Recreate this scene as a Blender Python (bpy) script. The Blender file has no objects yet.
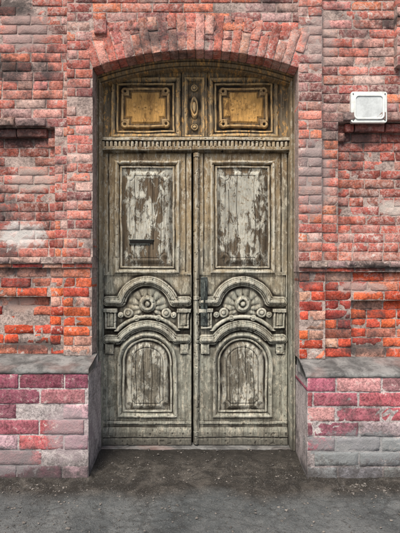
import bpy, math, random
import numpy as np
from mathutils import noise as mn, Vector
random.seed(7); rng=np.random.default_rng(7)
scene=bpy.context.scene
CAMD=4.0; F=480.0; HZ=1.6

# ------------------------------------------------------------------ helpers
def link(o,parent=None):
    scene.collection.objects.link(o)
    if parent: o.parent=parent
    return o
def empty(name):
    e=bpy.data.objects.new(name,None); link(e); return e
def mesh_obj(name,V,Fc,mat,parent=None,smooth=False,attrs=None,col=None):
    me=bpy.data.meshes.new(name)
    me.from_pydata([tuple(v) for v in V],[],[tuple(f) for f in Fc])
    if col is not None:
        a=me.color_attributes.new("Col",'FLOAT_COLOR','POINT'); a.data.foreach_set("color",np.asarray(col,dtype=np.float32).ravel())
    if attrs:
        for k,v in attrs.items():
            a=me.attributes.new(k,'FLOAT','POINT'); a.data.foreach_set("value",np.asarray(v,dtype=np.float32).ravel())
    if smooth: me.polygons.foreach_set("use_smooth",[True]*len(me.polygons))
    me.materials.append(mat); me.update()
    return link(bpy.data.objects.new(name,me),parent)

class NT:
    def __init__(s,name):
        s.m=bpy.data.materials.new(name); s.m.use_nodes=True; s.t=s.m.node_tree; s.t.nodes.clear()
        s.out=s.t.nodes.new('ShaderNodeOutputMaterial'); s.b=s.t.nodes.new('ShaderNodeBsdfPrincipled')
        s.t.links.new(s.b.outputs[0],s.out.inputs[0]); s.tc=s.t.nodes.new('ShaderNodeTexCoord').outputs['Object']
    def put(s,sock,v):
        if hasattr(v,'is_linked'): s.t.links.new(v,sock)
        else:
            if isinstance(v,tuple) and len(v)==3 and sock.type=='RGBA': v=v+(1,)
            sock.default_value=v
    def mapping(s,sc,loc=(0,0,0)):
        n=s.t.nodes.new('ShaderNodeMapping'); s.put(n.inputs[0],s.tc); n.inputs['Scale'].default_value=sc; n.inputs['Location'].default_value=loc; return n.outputs[0]
    def noise(s,scale,detail=4,rough=.6,dist=0,sc=(1,1,1),loc=(0,0,0)):
        n=s.t.nodes.new('ShaderNodeTexNoise'); s.put(n.inputs['Vector'],s.mapping(sc,loc)); n.inputs['Scale'].default_value=scale
        n.inputs['Detail'].default_value=detail; n.inputs['Roughness'].default_value=rough; n.inputs['Distortion'].default_value=dist; return n.outputs[0]
    def rng(s,v,a,b,c=0.,d=1.):
        n=s.t.nodes.new('ShaderNodeMapRange'); n.interpolation_type='SMOOTHSTEP'; s.put(n.inputs[0],v)
        for i,x in enumerate((a,b,c,d)): n.inputs[i+1].default_value=x
        return n.outputs[0]
    def math(s,op,a,b=0.):
        n=s.t.nodes.new('ShaderNodeMath'); n.operation=op; s.put(n.inputs[0],a); s.put(n.inputs[1],b); return n.outputs[0]
    def mul(s,a,b): return s.math('MULTIPLY',a,b)
    def add(s,a,b): return s.math('ADD',a,b)
    def mix(s,f,a,b,mode='MIX'):
        n=s.t.nodes.new('ShaderNodeMix'); n.data_type='RGBA'; n.blend_type=mode
        s.put(n.inputs[0],f); s.put(n.inputs[6],a); s.put(n.inputs[7],b); return n.outputs[2]
    def attr(s,name,col=False):
        n=s.t.nodes.new('ShaderNodeAttribute'); n.attribute_name=name; return n.outputs['Color'] if col else n.outputs['Fac']
    def xyz(s):
        n=s.t.nodes.new('ShaderNodeSeparateXYZ'); s.put(n.inputs[0],s.tc); return n.outputs
    def gray(s,v):
        n=s.t.nodes.new('ShaderNodeCombineColor')
        for i in range(3): s.put(n.inputs[i],v)
        return n.outputs[0]
    def blob(s,c,r,soft,nz,amt):
        n=s.t.nodes.new('ShaderNodeVectorMath'); n.operation='SUBTRACT'; s.put(n.inputs[0],s.tc); n.inputs[1].default_value=c
        m=s.t.nodes.new('ShaderNodeVectorMath'); m.operation='MULTIPLY'; s.t.links.new(n.outputs[0],m.inputs[0]); m.inputs[1].default_value=r
        l=s.t.nodes.new('ShaderNodeVectorMath'); l.operation='LENGTH'; s.t.links.new(m.outputs[0],l.inputs[0])
        d=s.add(l.outputs['Value'],s.mul(s.math('SUBTRACT',nz,.5),amt))
        return s.rng(d,1.0,1.0-soft)
    def finish(s,col,rough,height=None,strength=.5,dist=.01,spec=.3,metal=0):
        s.put(s.b.inputs['Base Color'],col); s.put(s.b.inputs['Roughness'],rough); s.b.inputs['Specular IOR Level'].default_value=spec; s.b.inputs['Metallic'].default_value=metal
        if height is not None:
            n=s.t.nodes.new('ShaderNodeBump'); n.inputs['Strength'].default_value=strength; n.inputs['Distance'].default_value=dist
            s.put(n.inputs['Height'],height); s.t.links.new(n.outputs[0],s.b.inputs['Normal'])
        return s.m

# ------------------------------------------------------------------ materials
def masonry(name,base=None):
    n=NT(name); x,y,z=n.xyz()[0:3]
    fine=n.noise(60,4,.75); med=n.noise(10,5,.7,.5); big=n.noise(1.7,5,.68); v=n.noise(26,5,.72,.8,loc=(2,1,4)); s2=n.noise(2.4,5,.7,loc=(1,8,3))
    col=n.attr("Col",True) if base is None else n.mix(n.rng(z,.8,.72),base,(.47,.42,.42))
    c=n.mix(1.0,col,n.gray(n.rng(fine,.3,.72,.50,1.45)),'MULTIPLY')
    c=n.mix(1.0,c,n.gray(n.rng(med,.3,.7,.60,1.40)),'MULTIPLY')
    up=n.rng(z,1.35,1.8,.22,1.)
    side=n.rng(x,-1.6,1.6,.85,1.1)
    c=n.mix(n.mul(n.mul(n.mul(n.rng(v,.43,.62,.05,.75),n.rng(big,.38,.60,.3,1)),up),side),c,(.56,.42,.385))
    c=n.mix(n.mul(n.rng(n.add(n.mul(v,.5),n.mul(med,.5)),.55,.62,0,.85),n.rng(s2,.53,.38,.1,1.)),c,(.68,.62,.58))
    c=n.mix(n.rng(s2,.52,.70,0,.85),c,n.mix(fine,(.045,.040,.042),(.12,.10,.10)))
    c=n.mix(n.rng(n.add(n.mul(fine,.6),n.mul(med,.4)),.57,.65,0,.8),c,(.070,.034,.030))
    c=n.mix(n.rng(n.add(z,n.mul(n.math('SUBTRACT',med,.5),.45)),.26,-.10,0,.85),c,(.085,.08,.08))
    nb=n.add(n.mul(med,.5),n.mul(v,.5))
    for p,r,colr in [((-1.53,.1,1.87),(4.2,1,7.2),(.78,.78,.76)),((1.66,.1,2.1),(9,1,13),(.66,.6,.55)),((-1.52,0,1.28),(7,1,14),(.6,.42,.36)),
                     ((1.35,0,1.42),(4,1,18),(.62,.46,.42)),((1.25,-.28,.20),(2.2,1,7),(.33,.35,.36)),((-1.02,-.28,.30),(5,1,4),(.46,.38,.40)),((-1.5,-.28,.1),(3,1,8),(.30,.28,.29)),
                     ((.96,0,2.35),(6,1,2.6),(.42,.36,.35)),((1.0,0,3.5),(6,1,4),(.50,.40,.38)),((-1.5,0,3.6),(4,1,6),(.46,.35,.33)),((-1.45,0,2.35),(4,1,9),(.55,.46,.42))]:
        c=n.mix(n.mul(n.blob(p,r,.35,nb,2.8),.72),c,n.mix(fine,colr,tuple(k*.65 for k in colr)))
    for p,r in [((-1.66,.0,3.28),(2.6,1,7)),((1.58,.0,3.66),(5,1,14)),((-1.55,.12,2.72),(3,1,7)),((1.5,0,1.60),(2.5,1,16)),((-1.4,0,.93),(2.2,1,14)),((1.4,0,.90),(2.4,1,16)),((1.35,.12,2.7),(4,1,8)),((-1.6,0,3.8),(4,1,8))]:
        c=n.mix(n.mul(n.blob(p,r,.7,nb,2.2),.8),c,(.055,.05,.05))
    h=n.add(n.add(n.mul(fine,.8),n.mul(med,.6)),n.mul(v,.35))
    return n.finish(c,.92,h,.9,.010,.12)
m_brick=masonry("brick_face"); m_mortar=masonry("lime_mortar",(.40,.315,.285))

def concrete(name,col,dark):
    n=NT(name); a=n.noise(6,6,.7,.4); b=n.noise(45,4,.7); d=n.noise(2,3,.6)
    c=n.mix(n.rng(a,.35,.68),dark,col); c=n.mix(n.rng(b,.55,.7,0,.6),c,tuple(k*.45 for k in dark))
    c=n.mix(n.rng(d,.5,.7,0,.5),c,(.30,.17,.15))
    return n.finish(c,.9,n.add(n.mul(a,.7),n.mul(b,.5)),.9,.012,.2)
m_conc=concrete("cement_ledge",(.27,.27,.265),(.09,.09,.09))

def wood(name,light,mid,dark,paintc,lowgrey,peel=(.46,.515),edgec=(.62,.61,.53),bare=((.030,.022,.016),(.15,.105,.065)),greytop=2.5,grime=.8):
    n=NT(name); x,y,z=n.xyz()[0:3]
    g=n.noise(1,5,.65,.2,sc=(70,8,3.2)); g2=n.noise(1,4,.7,.3,sc=(190,20,7)); bl=n.noise(3.4,6,.70,.5,sc=(1,1,.6)); sp=n.noise(38,4,.75)
    c=n.mix(n.rng(g,.3,.7),dark,mid); c=n.mix(n.rng(bl,.36,.62,0,.9),c,light)
    zz=n.add(z,n.mul(n.math('SUBTRACT',bl,.5),3.2))
    c=n.mix(n.rng(zz,greytop,.9,0,.88),c,n.mix(n.rng(g,.3,.7),tuple(k*.42 for k in lowgrey),lowgrey))
    c=n.mix(n.rng(g2,.53,.66,0,.75),c,tuple(k*.35 for k in dark))
    pm=n.noise(1,7,.80,.5,sc=(17,6,7)); pm2=n.noise(1,3,.6,.3,sc=(5,2,2.4),loc=(4,0,2))
    pk=n.add(n.mul(pm,.58),n.mul(pm2,.42)); pa=n.attr("paint")
    mask=n.mul(n.rng(pk,peel[0],peel[1]),n.rng(pa,.2,.8))
    pc=n.mix(n.rng(bl,.35,.65),paintc,tuple(k*.58 for k in paintc)); pc=n.mix(n.rng(g2,.48,.60,0,.65),pc,tuple(k*.38 for k in paintc))
    pc=n.mix(n.rng(sp,.50,.62,0,.4),pc,light)
    c=n.mix(n.mul(pa,.85),c,n.mix(n.rng(g,.3,.7),*bare))
    c=n.mix(mask,c,pc)
    fl=n.rng(n.noise(1,7,.80,.6,sc=(36,9,14),loc=(3,1,7)),.51,.59,0,.85)
    c=n.mix(n.mul(fl,n.math('SUBTRACT',1.0,pa)),c,n.mix(.35,paintc,light))
    c=n.mix(n.mul(n.attr("edge"),.8),c,edgec)
    # grime film, stronger on the lower half
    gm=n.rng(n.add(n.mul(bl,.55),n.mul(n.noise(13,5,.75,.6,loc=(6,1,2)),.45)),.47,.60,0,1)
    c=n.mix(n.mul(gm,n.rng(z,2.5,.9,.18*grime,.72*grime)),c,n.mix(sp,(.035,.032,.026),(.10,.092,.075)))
    c=n.mix(n.mul(n.attr("dirt_shade"),1.0),c,(.020,.016,.012))  # blackens moulding recesses: grime together with painted crevice shade
    c=n.mix(n.rng(sp,.57,.68,0,.75),c,(.06,.040,.026))
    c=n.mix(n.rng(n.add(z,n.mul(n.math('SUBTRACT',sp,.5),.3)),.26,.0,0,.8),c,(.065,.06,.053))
    h=n.add(n.add(n.mul(g,.8),n.mul(g2,.7)),n.add(n.mul(mask,.6),n.mul(sp,.4)))
    return n.finish(c,.8,h,.95,.007,.2)
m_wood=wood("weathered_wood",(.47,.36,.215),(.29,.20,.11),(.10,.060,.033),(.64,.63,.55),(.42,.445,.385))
m_wood_t=wood("ochre_wood",(.58,.34,.14),(.42,.225,.085),(.16,.08,.030),(.92,.52,.17),(.31,.27,.2),(.34,.46),(.74,.52,.26),((.14,.065,.024),(.52,.27,.09)),.3,.5)
n=NT("void_black"); m_black=n.finish((.008,.007,.006),.9)
n=NT("verdigris_iron"); a=n.noise(40,4,.7); m_iron=n.finish(n.mix(n.rng(a,.4,.65),(.030,.036,.035),(.10,.12,.11)),.55,a,.5,.003,.5,.3)
n=NT("white_enamel"); a=n.noise(9,5,.7); b=n.noise(60,4,.7)
m_white=n.finish(n.mix(n.rng(b,.6,.7,0,.6),n.mix(n.rng(a,.4,.7),(.80,.84,.83),(.62,.65,.63)),(.3,.24,.18)),.4,b,.15,.002,.4)
n=NT("grey_plate"); a=n.noise(14,5,.7); m_plate=n.finish(n.mix(n.rng(a,.35,.7),(.66,.70,.71),(.47,.5,.51)),.45,a,.15,.002,.4)

# ------------------------------------------------------------------ brick builder
class Bricks:
    def __init__(s): s.V=[];s.F=[];s.C=[];s.n=0
    def brick(s,w,h,yf,depth,col,xf,rough=1.0):
        na=max(4,int(w/.026)+2); nb=max(4,int(h/.020)+2)
        e=min(.0035,w*.2,h*.2)
        A=np.concatenate([[0],np.linspace(e,w-e,na-2),[w]]); B=np.concatenate([[0],np.linspace(e,h-e,nb-2),[h]])
        a,b=np.meshgrid(A,B,indexing='ij'); d=rng.normal(0,.0012*rough,a.shape)
        d+=rng.normal(0,.0018)*rough+ (a/w-.5)*rng.normal(0,.0025)*rough+(b/h-.5)*rng.normal(0,.002)*rough
        bd=np.zeros_like(a,bool); bd[0]=bd[-1]=True; bd[:,0]=bd[:,-1]=True
        d[bd]+=.0014+np.abs(rng.normal(0,.0022*rough,bd.sum()))
        a=a+rng.normal(0,.0015*rough,a.shape); b=b+rng.normal(0,.0014*rough,b.shape)
        if rng.random()<.35*rough:
            i=rng.choice([0,-1]); j=rng.choice([0,-1]); i2=1 if i==0 else -2; j2=1 if j==0 else -2
            k=rng.uniform(.005,.018); d[i,j]+=k; d[i2,j]+=k*.7; d[i,j2]+=k*.7; d[i2,j2]+=k*.6
        if rng.random()<.08*rough: d+=rng.uniform(.002,.008)
        pts=[xf(a[i,j],b[i,j],yf+d[i,j]) for i in range(na) for j in range(nb)]
        ring=[(i,0) for i in range(na)]+[(na-1,j) for j in range(1,nb)]+[(i,nb-1) for i in range(na-2,-1,-1)]+[(0,j) for j in range(nb-2,0,-1)]
        base=s.n; s.V+=pts; idx=lambda i,j: base+i*nb+j
        for i in range(na-1):
            for j in range(nb-1): s.F.append((idx(i,j),idx(i+1,j),idx(i+1,j+1),idx(i,j+1)))
        rb=base+na*nb
        s.V+=[xf(a[i,j],b[i,j],yf+depth) for i,j in ring]; m=len(ring)
        for k in range(m):
            k2=(k+1)%m; s.F.append((idx(*ring[k2]),idx(*ring[k]),rb+k,rb+k2))
        s.C+=[col+(1,)]*(na*nb+m); s.n+=na*nb+m
BR=Bricks(); MV=[];MF=[]
def mbox(x0,x1,y0,y1,z0,z1):
    b=len(MV); MV.extend([(x,y,z) for x in (x0,x1) for y in (y0,y1) for z in (z0,z1)])
    MF.extend([(b,b+1,b+3,b+2),(b+4,b+6,b+7,b+5),(b,b+4,b+5,b+1),(b+2,b+3,b+7,b+6),(b,b+2,b+6,b+4),(b+1,b+5,b+7,b+3)])
def jit(c,k=.14):
    f=1+random.uniform(-k,k)*1.9; return tuple(max(.01,v*f*(1+random.uniform(-k,k)*.4)) for v in c)
PU=[(.54,.165,.125),(.47,.13,.095),(.58,.215,.165),(.50,.19,.16),(.36,.10,.08),(.60,.19,.11),(.46,.235,.21),(.54,.34,.31),(.24,.09,.085)]
PD=[(.44,.11,.08),(.36,.085,.065),(.48,.14,.10),(.28,.08,.065),(.40,.16,.13)]
PL=[(.60,.10,.045),(.66,.145,.06),(.48,.075,.04),(.30,.05,.04),(.62,.20,.12),(.54,.09,.055),(.44,.15,.11),(.56,.31,.24)]
PV=[(.56,.175,.13),(.60,.225,.165),(.47,.13,.10),(.57,.28,.22),(.38,.13,.11),(.50,.24,.21)]
PA=[(.33,.095,.135),(.26,.08,.115),(.50,.26,.28),(.42,.17,.20),(.29,.135,.185),(.37,.10,.11),(.46,.31,.34),(.20,.075,.105)]
PB=[(.38,.12,.155),(.29,.105,.145),(.40,.31,.33),(.31,.29,.32),(.44,.22,.235),(.37,.10,.12),(.28,.25,.29)]
PG=[(.27,.285,.30),(.33,.335,.345),(.36,.305,.31),(.22,.235,.245)]
PS=[(.42,.27,.24),(.35,.20,.175),(.42,.31,.29),(.30,.2,.185)]
def lay(x0,x1,z0,z1,yf,pal,pitch=.0785,L=.258,gap=.0085,depth=.10,skip=None,off=0,mortar=True,rough=1.0,palf=None,md=.0045):
    nr=max(1,round((z1-z0)/pitch)); p=(z1-z0)/nr
    for r in range(nr):
        za=z0+r*p+gap/2; h=p-gap
        o=(L/2 if (r+off)%2 else 0)+random.uniform(-.014,.014)
        Lr=L/2 if random.random()<.09 and .2<L<.3 else L
        k=math.floor(x0/Lr)-1
        while k*Lr+o<x1:
            a=max(x0+.001,k*Lr+o+gap/2); b=min(x1-.001,(k+1)*Lr+o-gap/2); k+=1
            a+=random.uniform(0,.003); b-=random.uniform(0,.003)
            if b-a<.022: continue
            if skip and skip(a,b,za,za+h): continue
            pp=palf(r,nr) if palf else pal
            dz=random.uniform(-.0015,.0015)
            sl=random.uniform(-.009,.009)
            BR.brick(b-a,h,yf,depth,jit(random.choice(pp)),lambda u,v,d,a=a,za=za,dz=dz,sl=sl:(a+u,d,za+v+dz+sl*u),rough)
    if mortar: mbox(x0,x1,yf+md,.46,z0,z1)

TOP=4.9; YB=.46
Rr=2.526; ACX=-.0375; ACZ=.878; Rout=Rr+.30; HALF=math.asin(.8575/Rr)
XL=-.895; XR=.82; P=.0785
def side(sg,xe,xpo,zl_top,zl_bot,zp,panel,ppanel):
    def span(a,b): return (min(a,b),max(a,b))
    far=sg*3.6
    q=lambda z: zl_top+round((z-zl_top)/P)*P
    top=q(TOP)
    a,b=span(xe,xpo); lay(a,b,zl_top,top,0.0,PU,depth=.33,off=1)
    px0,px1,pz0,pz1=panel; pz0=q(pz0); pz1=q(pz1)
    a,b=span(xpo,px0); lay(a,b,zl_top,pz1,.055,PU)
    a,b=span(px0,px1); lay(a,b,pz0,pz1,.135,PD,rough=1.4)
    if pz0-zl_top>.03: lay(a,b,zl_top,pz0,.055,PU)
    a,b=span(px1,far); lay(a,b,zl_top,pz1,.055,PU)
    a,b=span(xpo,far); lay(a,b,pz1,top,.055,PU)
    a,b=span(px0+sg*.04,px1-sg*.04); lay(a,b,pz1+.002,pz1+P-.002,.020,PS,L=.26,depth=.06,mortar=False)
    a,b=span(px0+sg*.07,px1-sg*.07); lay(a,b,pz1-P,pz1-.004,.080,PD,L=.26,depth=.06,mortar=False)
    a,b=span(px0+sg*.002,px0+sg*.07); lay(a,b,pz1-2*P,pz1-P,.095,PD,L=.26,depth=.06,mortar=False)
    h=zl_top-zl_bot
    a,b=span(xe-sg*.008,xpo+sg*.025)
    lay(a,b,zl_bot+h*.42,zl_top,-.075,PS,L=.26,pitch=.06,depth=.16,rough=1.5); lay(a,b,zl_bot,zl_bot+h*.42,-.05,PL,pitch=.05,L=.26,depth=.14,rough=1.2)
    a,b=span(xpo+sg*.025,far)
    lay(a,b,zl_bot+h*.42,zl_top,-.035,PS,L=.26,pitch=.06,depth=.12,rough=1.5); lay(a,b,zl_bot,zl_bot+h*.42,-.012,PL,pitch=.05,L=.26,depth=.12,rough=1.2)
    nn=9; pp=(zl_bot-zp)/nn; qq=lambda z: zp+round((z-zp)/pp)*pp
    a,b=span(xe,xpo+sg*.02); lay(a,b,zp,zl_bot,-.028,PL,pitch=pp,depth=.35,rough=1.3,off=1)
    l0,l1,lz0,lz1=ppanel; lz0=qq(lz0); lz1=qq(lz1)
    a,b=span(xpo+sg*.02,l0); lay(a,b,zp,zl_bot,.035,PL,pitch=pp,rough=1.4)
    a,b=span(l0,l1); lay(a,b,lz0,lz1,.10,PL,pitch=pp,rough=1.7); lay(a,b,zp,lz0,.035,PL,pitch=pp); lay(a,b,lz1,zl_bot,.035,PL,pitch=pp,rough=1.4)
    a,b=span(l1,far); lay(a,b,zp,zl_bot,.035,PL,pitch=pp)
    return top
topL=side(-1,XL,-1.11,1.678,1.588,.862,(-1.227,-2.25,1.74,2.80),(-1.255,-2.2,.95,1.36))
topR=side(1,XR,1.017,1.645,1.555,.835,(1.167,2.15,1.87,2.80),(1.27,2.15,.92,1.31))
lay(1.635,2.1,3.27,4.80,-.02,PU,depth=.07,mortar=False); mbox(1.636,2.099,-.013,.06,3.271,4.799)
def skip(a,b,z0,z1):
    for X in (a,b,(a+b)/2):
        if math.hypot(X-ACX,z0-ACZ)<Rr+.06: return True
    return False
z0s=1.678+round((3.2-1.678)/P)*P
lay(XL,XR,z0s,topL,.001,PU,skip=skip,depth=.12,mortar=False)
N=60
for i in range(N):
    a=XL+(XR-XL)*i/N; b=XL+(XR-XL)*(i+1)/N
    zz=min(ACZ+math.sqrt((Rr+.012)**2-(x-ACX)**2) for x in (a,b))
    mbox(a,b,.0065,YB,zz+.004,topL)
nv=24; dth=2*HALF/nv
for k in range(nv):
    t0=-HALF+k*dth
    w=dth*(Rr+.15)-.008
    segs=[(0,.30)] if k%2==0 else [(0,.175),(.183,.30)]
    if k%5==3: segs=[(0,.12),(.128,.30)]
    for s0,s1 in segs:
        def xf(u,v,d,t0=t0,s0=s0):
            r=Rr+s0+v; th=t0+dth/2+(u-w/2)/(Rr+.15); return (ACX+r*math.sin(th),d,ACZ+r*math.cos(th))
        BR.brick(w,s1-s0,-.003+random.uniform(-.003,.003),.33,jit(random.choice(PV)),xf,1.1)
b=len(MV)
for i in range(61):
    th=-HALF+2*HALF*i/60
    for r,y in ((Rr+.006,.0035),(Rout-.006,.0035),(Rout-.006,.02),(Rr+.006,.34)): MV.append((ACX+r*math.sin(th),y,ACZ+r*math.cos(th)))
for i in range(60):
    q=b+i*4
    for j in range(4): MF.append((q+j,q+(j+1)%4,q+4+(j+1)%4,q+4+j))
BR.brick(.10,.12,-.03,.06,jit((.33,.12,.11)),lambda u,v,d:(-.875+u,d,3.53+v),1.0)
lay(-3.6,-.865,-.30,.772,-.28,PA,pitch=.1225,L=.352,gap=.012,depth=.7,rough=1.0,md=.0035)
lay(.832,3.6,-.30,.742,-.28,PB,pitch=.1225,L=.352,gap=.012,depth=.7,rough=1.1,md=.0035,palf=lambda r,nr: PG if r<4 else (PG+PB if r<6 else PB))

wall=empty("brick_wall")
mesh_obj("brickwork",BR.V,BR.F,m_brick,wall,True,col=BR.C)
mesh_obj("mortar",MV,MF,m_mortar,wall)

def ledge(name,x0,x1,zt):
    prof=[(.06,zt-.105),(.06,zt-.02),(.06,zt+.004),(0,zt),(-.08,zt-.015),(-.16,zt-.034),(-.24,zt-.052),(-.280,zt-.062),(-.290,zt-.070),(-.290,zt-.086),(-.283,zt-.096),(-.1,zt-.105)]
    n=int((x1-x0)/.016); V=[];Fc=[]
    for i in range(n+1):
        x=x0+(x1-x0)*i/n
        for y,z in prof:
            d=mn.fractal(Vector((x*6,y*6,z*6+3)),1,2,5)*.011+mn.fractal(Vector((x*26,y*26,3)),1,2,3)*.004
            V.append((x,y-d*.9 if y<-.2 else y,z+d))
    m=len(prof)
    for i in range(n):
        for j in range(m-1): Fc.append((i*m+j,i*m+j+1,(i+1)*m+j+1,(i+1)*m+j))
    Fc.append(tuple(range(m))); Fc.append(tuple(n*m+j for j in reversed(range(m))))
    mesh_obj(name,V,Fc,m_conc,wall,True)
ledge("plinth_ledge",-3.6,-.860,.862); ledge("plinth_ledge_2",.817,3.6,.835)
def boxm(V,Fc,x0,x1,y0,y1,z0,z1):
    b=len(V); V.extend([(x,y,z) for x in (x0,x1) for y in (y0,y1) for z in (z0,z1)])
    Fc.extend([(b,b+1,b+3,b+2),(b+4,b+6,b+7,b+5),(b,b+4,b+5,b+1),(b+2,b+3,b+7,b+6),(b,b+2,b+6,b+4),(b+1,b+5,b+7,b+3)])
V=[];Fc=[]
boxm(V,Fc,-3.65,3.65,-.10,.5,4.93,5.03); boxm(V,Fc,-3.72,3.72,-.2,.52,5.032,5.14); boxm(V,Fc,-3.598,3.598,.55,5,-.3,4.92); boxm(V,Fc,-3.75,3.75,-.3,5.1,5.142,5.2)
boxm(V,Fc,-3.598,-1.0,.458,.56,-.3,4.9);boxm(V,Fc,1.0,3.598,.458,.56,-.3,4.9)
mesh_obj("cornice_and_back",V,Fc,m_mortar,wall)

# ------------------------------------------------------------------ door (relief carved panels)
SC=F/(CAMD+.30)
door=empty("wooden_double_door")
def ss(a,b,x): t=np.clip((x-a)/(b-a),0,1); return t*t*(3-2*t)
def rect(U,V,cx,cy,hx,hy):
    dx=np.abs(U-cx)-hx; dy=np.abs(V-cy)-hy
    return np.minimum(np.maximum(dx,dy),0)+np.hypot(np.maximum(dx,0),np.maximum(dy,0))
def circ(U,V,cx,cy,r): return np.hypot(U-cx,V-cy)-r
def seg(U,V,x0,x1,y): return np.hypot(np.maximum(np.maximum(x0-U,U-x1),0),V-y)
def blur(H,k):
    for ax in (0,1):
        pad=[(0,0),(0,0)]; pad[ax]=(k+1,k); C=np.cumsum(np.pad(H,pad,mode='edge'),axis=ax)
        n=H.shape[ax]; H=(np.take(C,range(2*k+1,2*k+1+n),axis=ax)-np.take(C,range(0,n),axis=ax))/(2*k+1)
    return H
def vnoise(shape,cell,seed):
    r=np.random.default_rng(seed); cx,cz=cell
    gx=int(shape[0]/cx)+3; gz=int(shape[1]/cz)+3; G=r.random((gx,gz))
    X=np.arange(shape[0])/cx; Z=np.arange(shape[1])/cz; i=X.astype(int); j=Z.astype(int); fx=ss(0,1,X-i)[:,None]; fz=ss(0,1,Z-j)[None,:]
    g=lambda a,b:G[np.ix_(i+a,j+b)]
    return (g(0,0)*(1-fx)+g(1,0)*fx)*(1-fz)+(g(0,1)*(1-fx)+g(1,1)*fx)*fz-.5
def relief(name,u0,u1,v0,v1,fn,mat,yb,cu,seed,res=.0032,parent=door):
    nx=int((u1-u0)/SC/res)+1; nz=int((v1-v0)/SC/res)+1
    U,V=np.meshgrid(np.linspace(u0,u1,nx),np.linspace(v0,v1,nz),indexing='ij')
    Uw=U+vnoise(U.shape,(50,60),seed+8)*.9+vnoise(U.shape,(14,16),seed+9)*.35; Vw=V+vnoise(U.shape,(60,50),seed+10)*.9+vnoise(U.shape,(16,14),seed+12)*.35
    H,paint=fn(Uw,Vw)
    H=H+vnoise(H.shape,(9,70),seed)*.0018+vnoise(H.shape,(3,40),seed+1)*.0013+vnoise(H.shape,(60,90),seed+2)*.004
    chip=(vnoise(H.shape,(7,7),seed+20)>.38)&(H>.008); H=H-blur(chip.astype(float),1)*.007
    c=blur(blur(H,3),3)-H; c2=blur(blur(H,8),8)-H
    dirt_shade=np.clip(np.maximum(c/.0038,c2/.0078)-.10,0,1)*np.clip(.92+.9*vnoise(H.shape,(20,20),seed+5),0,1); edge=np.clip(-c/.0038-.22,0,1)*np.clip(.6+1.4*vnoise(H.shape,(10,16),seed+6),0,1)  # hollows of the relief darken: grime plus recess shade put into the colour
    Y=yb-H; Y[0]=Y[-1]=yb+.045; Y[:,0]=Y[:,-1]=yb+.045
    X=(U+cu-200)/SC; Z=HZ-(V-266.5)/SC
    co=np.stack([X,Y,Z],-1).reshape(-1,3).astype(np.float32)
    I=np.arange(nx*nz).reshape(nx,nz)
    f=np.stack([I[:-1,:-1],I[:-1,1:],I[1:,1:],I[1:,:-1]],-1).reshape(-1,4).astype(np.int32)
    me=bpy.data.meshes.new(name); me.vertices.add(len(co)); me.vertices.foreach_set("co",co.ravel())
    me.loops.add(f.size); me.loops.foreach_set("vertex_index",f.ravel()); me.polygons.add(len(f))
    me.polygons.foreach_set("loop_start",np.arange(0,f.size,4,dtype=np.int32)); 
    me.update(calc_edges=True)
    for k,v in (("dirt_shade",np.clip(dirt_shade,0,1)),("edge",edge),("paint",np.clip(paint,0,1))):
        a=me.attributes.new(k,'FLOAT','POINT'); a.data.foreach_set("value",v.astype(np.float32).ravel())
    me.materials.append(mat); me.validate(); 
    return link(bpy.data.objects.new(name,me),parent)
def panel(d,depth=.013):
    xs=[-9,-7.6,-7.0,-5.6,-5.0,-3.6,-2.2,-.8,0,1.2]; hs=[-depth,-depth,-.004,-.001,-.012,.004,.017,.016,.004,0]
    return np.interp(d,xs,hs)
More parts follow.
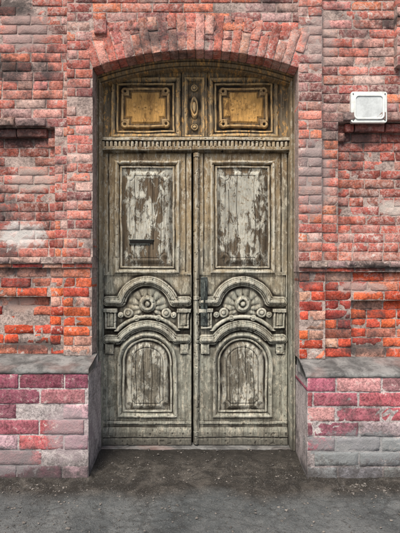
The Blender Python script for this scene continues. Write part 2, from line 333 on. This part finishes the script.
def leaf(seed,wt,mirror=1):
    def fn(U,V):
        H=np.zeros_like(U); A=np.abs(U); paint=np.zeros_like(U)+.0
        H-=.007*np.exp(-((A-38.6)/.7)**2)*(V<272); 
        H+=np.where((A>39.6),.004,0)
        d1=rect(U,V,0,217,32.5,56.5); H=np.where(d1<1.2,panel(d1),H)
        d2=rect(U,V,0,217,22.5,46.5)
        for sx in (-1,1):
            for cy in (170.5,263.5): d2=np.maximum(d2,-rect(U,V,sx*22.5,cy,4.5,5))
        H=np.where(d2<0,np.interp(d2,[-6.2,-5.4,-4.6,-3.2,0],[.004,-.001,.004,.003,-.012]),H); paint=np.maximum(paint,ss(1,-1,d1+7))
        prof=lambda d: np.interp(d,[0,1.3,1.7,2.9,3.2,4.6,5.2],[.044,.042,.030,.028,.015,.013,0])
        z0=(V>275)&(V<350); H=np.where(z0&(A<43.5),np.minimum(H,0)-.008*ss(274,277,V)*ss(349,346,V),H)
        a1=np.where(V<302,np.abs(np.hypot(U,V-308)-27),99); s1=seg(A,V,26.5,40,301.5); H=np.maximum(H,np.where(np.minimum(a1,s1)<5.2,prof(np.minimum(a1,s1)),-1))
        r=np.hypot(U,V-308); th=np.arctan2(V-308,U); tm=(r<21.5)&(V<316)
        H=np.where(tm,-.010+.009*np.abs(np.cos(th*7))*ss(6,10,r)*ss(21,17,r),H)
        r2=np.hypot(U,V-304); H=np.where(r2<8.5,np.maximum(H,np.interp(r2,[0,1.6,2.6,3.4,4.4,5.8,6.8,8.5],[.030,.026,.012,.010,.021,.022,.010,-.004])),H)
        for sx,sy,rr in ((19,313,5.0),(11,318,3.2),(26.5,315,3.0)):
            q=np.hypot(A-sx,V-sy); H=np.maximum(H,np.where(q<rr,.022*np.sqrt(np.clip(1-(q/rr)**2,0,1))-.008*np.exp(-((q-rr*.5)/.7)**2),-1))
        a3=np.abs(np.hypot(U,V-357)-40.5); H=np.maximum(H,np.where((a3<1.9)&(V<331),.018*np.sqrt(np.clip(1-(a3/1.9)**2,0,1)),-1))
        b=rect(A,V,36.5,319,5.6,9.5); H=np.maximum(H,np.where(b<0,np.interp(b,[-3.2,-2.6,-1.2,0],[.022,.014,.028,.022]),-1))
        b=rect(A,V,36.5,310.5,6.8,1.8); H=np.maximum(H,np.where(b<0,.036,-1))
        a2=np.where(V<341,np.abs(np.hypot(U,V-358)-33),99); s2=seg(A,V,29.5,40,339.5); m=np.minimum(a2,s2); H=np.maximum(H,np.where(m<5.2,prof(m),-1))
        b=rect(A,V,37.5,349,4.2,5); H=np.maximum(H,np.where(b<0,np.interp(b,[-2,0],[.022,.014]),-1))
        d3=np.where(V>363,rect(U,V,0,370,30,47.5),np.maximum(circ(U,V,0,363,30),-99)); d3=np.maximum(d3,np.where(V>363,V-417.5,-99))
        H=np.where(((d3<1.2)&(H<.012))|(d3<-1),panel(d3,.016),H)
        d4=np.where(V>363,np.maximum(A-21,V-409),circ(U,V,0,363,21))
        for sx in (-1,1): d4=np.maximum(d4,-circ(U,V,sx*21,409,5)); 
        H=np.where(d4<0,np.interp(d4,[-6.2,-5.4,-4.6,-3.2,0],[.005,-.002,.004,.003,-.015]),H)
        for uu in (-11,-3.5,4.2,12.5): H=np.where(d4<-3,H-.007*np.exp(-((U-uu*mirror-.5*np.sin(V*.11+uu))/.45)**2),H)
        paint=np.maximum(paint,ss(1,-1,d3+7)*.75)
        H=np.where(np.abs(V-422.5)<1.3,.010,H); H=np.where(V>427,np.interp(V,[427,430,431,443],[.008,.026,.030,.032]),H)
        H=np.where((V>436)&(V<437.3),.022,H)
        for uu,va,vb in ((-12,175,262),(5.5,172,250),(14,190,262)):
            k=(d2<-5)&(V>va)&(V<vb); H=np.where(k,H-.006*np.exp(-((U-uu*mirror-.6*np.sin(V*.09+uu))/.4)**2),H)
        return H,paint*wt
    return fn
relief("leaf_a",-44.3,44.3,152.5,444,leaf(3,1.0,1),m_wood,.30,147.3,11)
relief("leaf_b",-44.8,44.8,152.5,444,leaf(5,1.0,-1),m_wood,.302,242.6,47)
def pbox(name,bx,mat,parent=door,bev=.003):
    V=[];Fc=[]
    for q in bx: boxm(V,Fc,*q)
    o=mesh_obj(name,V,Fc,mat,parent)
    if bev: m=o.modifiers.new("b",'BEVEL'); m.width=bev; m.segments=2
    return o
def PX(u,yp): return (u-200)*(CAMD+yp)/F
def PZ(v,yp): return HZ-(v-266.5)*(CAMD+yp)/F
yy=.29
pbox("letter_slot",[(PX(130,yy),PX(153,yy),.286,.31,PZ(243.4,yy),PZ(240.4,yy))],m_black,bev=.001)
pbox("letter_slot_frame",[(PX(129,yy),PX(154,yy),.284,.31,PZ(240.1,yy),PZ(239.4,yy)),(PX(129,yy),PX(150,yy),.284,.31,PZ(244.4,yy),PZ(243.7,yy))],m_iron,bev=.001)
def transom(U,V):
    H=np.zeros_like(U); paint=np.zeros_like(U)+.0
    for cx in (145.5,243.5):
        d=rect(U,V,cx,107.5,34.5,30); H=np.where(d<1.2,panel(d,.018),H)
        e=np.minimum(rect(U,V,cx,107.5,25,15),rect(U,V,cx,107.5,19.5,20.5))
        for sx in (-1,1):
            for sy in (-1,1): e=np.minimum(e,circ(U,V,cx+sx*20.5,107.5+sy*16.5,4.4))
        H=np.where(e<0,np.interp(e,[-7.5,-6.5,-5.5,-3.6,-2.6,-1.4,0],[.004,.004,-.004,-.004,.010,.010,-.014]),H); paint=np.where(e<-5,1,np.where(d<-7,.35,paint))
        X_=np.abs(U-cx); Y_=V-107.5
        for ax,ay,rr in ((0,0,3.2),(6,0,2.2),(11,-2.5,1.8),(11,2.5,1.8)):
            q=np.hypot(X_-ax,Y_-ay); H=np.where(q<rr,np.maximum(H,.004+.005*np.sqrt(np.clip(1-(q/rr)**2,0,1))),H)
    d=rect(U,V,194.5,107.5,9.5,30); H=np.where(d<.8,np.interp(d,[-4.5,-3.6,-2.2,-1,0,.8],[-.014,-.014,.002,.012,.010,0]),H)
    q=np.hypot((U-194.5),(V-107.5)/2.7); H=np.where(q<4.2,np.interp(q,[0,1.5,2.2,3.2,4.2],[.020,.014,.000,.012,-.010]),H)
    for vy in (88,127):
        q=np.hypot(U-194.5,V-vy); H=np.where(q<3.6,np.interp(q,[0,1.2,2,3,3.6],[.016,.012,-.002,.008,-.010]),H)
    H=np.where(np.abs(np.abs(U-194.5)-13)<.8,-.006,H)
    return H,paint
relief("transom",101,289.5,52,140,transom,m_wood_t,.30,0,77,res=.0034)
def bar(U,V):
    H=np.interp(V,[137,139,139.5,142,142.6,147.5,148.2,151,152,153.5],[.010,.030,.052,.056,.034,.034,.046,.042,.020,.012])
    t=np.mod(U,4.1)/4.1; k=(V>143)&(V<148); H=np.where(k,.030+.018*np.sqrt(np.clip(1-((t-.5)/.42)**2,0,1)),H)
    return H,np.zeros_like(U)
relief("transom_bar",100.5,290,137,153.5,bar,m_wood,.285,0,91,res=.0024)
def astr(U,V):
    H=np.interp(np.abs(U),[0,1.2,1.8,2.6,3.2],[.030,.028,.014,.012,.004]); H=np.where((V>296)&(V<300)|(V>430)|(V<158),H+.008,H); return H,np.zeros_like(U)
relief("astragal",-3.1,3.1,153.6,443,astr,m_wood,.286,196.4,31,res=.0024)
def strip(name,pts,prof,mat):
    V=[];Fc=[]; m=len(prof); dd=[]
    for x,z,nx,nz in pts:
        for j,(o,y) in enumerate(prof): V.append((x+nx*o,y,z+nz*o)); dd.append(.85 if j in DI else .08)  # groove rows preset dark, grime and groove shade in the colour
    for i in range(len(pts)-1):
        for j in range(m-1): Fc.append((i*m+j,i*m+j+1,(i+1)*m+j+1,(i+1)*m+j))
    mesh_obj(name,V,Fc,mat,door,False,attrs={"dirt_shade":dd,"edge":[0.1]*len(V),"paint":[.0]*len(V)})
DI=(3,6)
prof=[(-.012,.34),(-.012,.165),(.012,.160),(.020,.172),(.028,.168),(.046,.190),(.050,.205),(.060,.21),(.064,.34)]
pts=[]
for i in range(81):
    th=-HALF*1.005+2.01*HALF*i/80; pts.append((ACX+(Rr)*math.sin(th),ACZ+(Rr)*math.cos(th),-math.sin(th),-math.cos(th)))
strip("arched_head",pts,prof,m_wood_t)
pj=[(-.006,.34),(-.006,.165),(.006,.160),(.012,.175),(.020,.172),(.030,.20),(.032,.34)]
DI=(3,)
zs=[i*3.27/60 for i in range(61)]
strip("jamb",[(XL,z,1,0) for z in zs],pj,m_wood); strip("jamb_2",[(XR,z,-1,0) for z in zs],pj,m_wood)
pbox("rebate_backing",[(XL-.02,XR+.02,.352,.40,-.05,3.45)],m_black,bev=0)
pbox("threshold",[(XL,XR,.20,.36,-.05,.006)],m_conc,bev=.006)
def cyl(name,p0,p1,r,mat,parent,seg=16,r2=None):
    p0=Vector(p0);p1=Vector(p1); ax=(p1-p0).normalized(); u=ax.orthogonal().normalized(); w=ax.cross(u); V=[];Fc=[]; r2=r if r2 is None else r2
    for p,rr in ((p0,r),(p1,r2)):
        for i in range(seg): t=2*math.pi*i/seg; V.append(p+u*rr*math.cos(t)+w*rr*math.sin(t))
    for i in range(seg): Fc.append((i,(i+1)%seg,seg+(i+1)%seg,seg+i))
    Fc.append(tuple(reversed(range(seg)))); Fc.append(tuple(range(seg,2*seg)))
    o=mesh_obj(name,V,Fc,mat,parent); m=o.modifiers.new("b",'BEVEL'); m.width=min(r,r2)*.25; m.segments=2; return o
ys=.265; hx0,hx1=PX(200.5,ys),PX(207.5,ys)
pbox("lock_plate",[(hx0,hx1,.268,.31,PZ(326,ys),PZ(277,ys))],m_iron,bev=.006)
hx=(hx0+hx1)/2
cv=bpy.data.curves.new("pull",'CURVE'); cv.dimensions='3D'; cv.bevel_depth=.0085; cv.bevel_resolution=4
sp=cv.splines.new('BEZIER'); P4=[(hx,.27,PZ(280,ys)),(hx+.004,.215,PZ(285,ys)),(hx+.004,.21,PZ(301,ys)),(hx,.27,PZ(307,ys))]
sp.bezier_points.add(3)
for b_,p in zip(sp.bezier_points,P4): b_.co=p; b_.handle_left_type=b_.handle_right_type='AUTO'
cv.materials.append(m_iron); link(bpy.data.objects.new("pull_handle",cv),door)
cyl("knob_stem",(hx,.27,PZ(314,ys)),(hx,.235,PZ(314,ys)),.008,m_iron,door); cyl("knob",(hx,.236,PZ(314,ys)),(hx,.212,PZ(314,ys)),.019,m_iron,door,20,.014)
cyl("keyhole",(hx,.2685,PZ(323,ys)),(hx,.2665,PZ(323,ys)),.005,m_black,door)

# ------------------------------------------------------------------ wall plaque
plq=empty("wall_plaque"); yq=.03
def rr_plate(name,cx,cz,w,h,r,y0,y1,mat,hole=None):
    def loop(w,h,r):
        L=[]
        for qx,qz,a0 in ((1,1,0),(-1,1,90),(-1,-1,180),(1,-1,270)):
            for k in range(7): t=math.radians(a0+15*k); L.append((cx+qx*(w/2-r)+r*math.cos(t),cz+qz*(h/2-r)+r*math.sin(t)))
        return L
    A=loop(w,h,r); n_=len(A)
    if hole:
        B=loop(w-hole,h-hole,max(r-hole/3,.006)); V=[(x,y1,z) for x,z in A]+[(x,y0,z) for x,z in A]+[(x,y0,z) for x,z in B]+[(x,y1,z) for x,z in B]; Fc=[]
        for i in range(n_):
            j=(i+1)%n_
            for q in range(4): a=q*n_;b2=((q+1)%4)*n_; Fc.append((a+i,a+j,b2+j,b2+i))
    else:
        V=[(x,y1,z) for x,z in A]+[(x,y0,z) for x,z in A]; Fc=[(i,(i+1)%n_,n_+(i+1)%n_,n_+i) for i in range(n_)]+[tuple(range(n_,2*n_))]
    o=mesh_obj(name,V,Fc,mat,plq); m=o.modifiers.new("b",'BEVEL'); m.width=.003; m.segments=2; m.limit_method='ANGLE'
cx=PX(368.5,yq); cz=PZ(107.5,yq); w=36/F*(CAMD+yq); h=31/F*(CAMD+yq)
rr_plate("body",cx,cz,w,h,.018,.018,.056,m_white)
rr_plate("raised_rim",cx,cz,w*.84,h*.80,.035,.008,.022,m_white,.03)
rr_plate("face",cx,cz,w*.74,h*.69,.03,.0155,.02,m_plate)
for sx in (-1,1):
    for sz in (-1,1): cyl("screw",(cx+sx*w*.44,.0185,cz+sz*h*.42),(cx+sx*w*.44,.013,cz+sz*h*.42),.005,m_iron,plq,10)

# ------------------------------------------------------------------ ground
n=NT("dirt_and_worn_paving"); x,y,z=n.xyz()[0:3]
a=n.noise(2.6,5,.68,.4); b=n.noise(20,5,.78); c_=n.noise(110,3,.7); v=n.attr("joint"); f3=n.noise(7,5,.7,.8,loc=(3,3,3))
stone=n.mix(n.rng(a,.35,.65),(.095,.108,.114),(.19,.205,.208)); dirt_shade=n.mix(n.rng(f3,.40,.72),(.034,.030,.026),(.115,.103,.09))
c=n.mix(n.attr("dirtmix"),stone,dirt_shade); c=n.mix(n.mul(v,.5),c,(.03,.03,.03))
c=n.mix(n.rng(c_,.56,.70,0,.7),c,(.26,.26,.25)); c=n.mix(n.rng(b,.52,.66,0,.6),c,(.040,.039,.037))
# soil gets darker towards the sill
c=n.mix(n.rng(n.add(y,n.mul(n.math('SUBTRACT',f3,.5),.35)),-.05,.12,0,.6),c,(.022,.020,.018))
c=n.mix(n.rng(c_,.44,.32,0,.7),c,(.025,.025,.025))
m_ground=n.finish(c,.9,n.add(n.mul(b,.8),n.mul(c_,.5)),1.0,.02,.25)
def axis(lo,hi,step,far):
    A=list(np.arange(lo,hi+step/2,step)); s=step
    while A[-1]<far: s*=1.35; A.append(A[-1]+s)
    s=step
    while A[0]>-far: s*=1.35; A.insert(0,A[0]-s)
    return A
xs=axis(-2.2,2.2,.011,300); ysg=axis(-1.7,.42,.009,300); V=[];J=[];DM=[]
for X in xs:
    for Y in ysg:
        base=float(np.interp(Y,[-300,-2,-1,-.28,.2,.4],[-.13,-.13,-.10,-.055,.0,.002])); jn=0;dm=1 if Y>-.5 else .25
        if abs(X)<2.6 and -2.1<Y<.6:
            p=Vector((X*8.5+mn.noise(Vector((X*6,Y*6,0)))*.3,Y*11+mn.noise(Vector((X*6,Y*6,5)))*.3,0)); d,_=mn.voronoi(p); e=d[1]-d[0]
            w_=min(1,max(0,(-.44-Y+.12*mn.noise(Vector((X*3,1.3,0))))/.16)); dm=1-.75*w_
            w2=w_*min(1,max(0,.35+1.6*mn.noise(Vector((X*1.7,Y*2.5,8)))))
            jn=w2*max(0,1-e/.20); base+=w2*(-.006*max(0,1-e/.28)+.003*mn.noise(p*.9))
            base+=mn.fractal(Vector((X*3,Y*3,1)),1,2,4)*.008+mn.fractal(Vector((X*18,Y*18,2)),.8,2,4)*.0036
            if abs(X)>.84 and Y>-.40: base+=.02*min(1,(Y+.40)/.12)
            if abs(X)<1.0: base+=.010*math.exp(-((Y+.40+.03*mn.noise(Vector((X*3,0,0))))/.05)**2)
            if Y>.12 and abs(X)<.9: base=min(base,.003)
        V.append((X,Y,base)); J.append(jn); DM.append(dm)
ny=len(ysg); Fc=[(i*ny+j,(i+1)*ny+j,(i+1)*ny+j+1,i*ny+j+1) for i in range(len(xs)-1) for j in range(ny-1)]
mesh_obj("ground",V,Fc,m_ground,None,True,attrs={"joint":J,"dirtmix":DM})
n=NT("pebble"); a=n.noise(8,3,.6); m_peb=n.finish(n.mix(n.rng(a,.4,.6),(.09,.085,.08),(.22,.20,.18)),.9,n.noise(90,3,.6),.5,.004)
V=[];Fc=[]
ico=[(0,0,-1),(.72,-.53,-.45),(-.28,-.85,-.45),(-.89,0,-.45),(-.28,.85,-.45),(.72,.53,-.45),(.28,-.85,.45),(-.72,-.53,.45),(-.72,.53,.45),(.28,.85,.45),(.89,0,.45),(0,0,1)]
icf=[(0,1,2),(1,0,5),(0,2,3),(0,3,4),(0,4,5),(1,5,10),(2,1,6),(3,2,7),(4,3,8),(5,4,9),(1,10,6),(2,6,7),(3,7,8),(4,8,9),(5,9,10),(6,10,11),(7,6,11),(8,7,11),(9,8,11),(10,9,11)]
for i in range(2200):
    X=random.uniform(-2,2); Y=random.uniform(-1.5,.2)
    if random.random()<.35: X=random.choice([random.uniform(-2,-.8),random.uniform(.8,2)]); Y=random.gauss(-.36,.05)
    if abs(X)>.80 and Y>-.30: continue
    s=abs(random.gauss(0,.0034))+.0018; zb=float(np.interp(Y,[-2,-1,-.28,.2,.4],[-.13,-.10,-.055,.0,.002]))+.002
    r=random.uniform(0,6.28); b=len(V)
    for p in ico:
        k=s*random.uniform(.7,1.3); V.append((X+k*(p[0]*math.cos(r)*1.3-p[1]*math.sin(r)),Y+k*(p[0]*math.sin(r)*1.3+p[1]*math.cos(r)),zb+k*.6*p[2]+s*.3))
    Fc+=[tuple(b+q for q in f) for f in icf]
mesh_obj("gravel",V,Fc,m_peb)

# ------------------------------------------------------------------ light
el,az=math.radians(52),math.radians(203)
w=bpy.data.worlds.new("World"); scene.world=w; w.use_nodes=True; nt=w.node_tree
sky=nt.nodes.new('ShaderNodeTexSky'); sky.sky_type='NISHITA'; sky.sun_disc=False; sky.sun_elevation=el; sky.sun_rotation=az; sky.dust_density=4; sky.air_density=1.0
nt.links.new(sky.outputs[0],nt.nodes['Background'].inputs[0]); nt.nodes['Background'].inputs[1].default_value=.15
sd=bpy.data.lights.new("sun",'SUN'); sd.energy=3.6; sd.angle=math.radians(25); sd.color=(1,.93,.81)
so=link(bpy.data.objects.new("sun",sd)); so.rotation_euler=(math.pi/2-el,0,-(az-math.pi))
# ------------------------------------------------------------------ camera
cd=bpy.data.cameras.new("camera"); cd.sensor_fit='VERTICAL'; cd.sensor_height=36; cd.lens=36*F/533; cd.clip_end=1000
co=link(bpy.data.objects.new("camera",cd)); co.location=(0,-CAMD,HZ); co.rotation_euler=(math.pi/2,0,0); scene.camera=co
scene.view_settings.view_transform='Standard'; scene.view_settings.look='None'; scene.view_settings.exposure=0
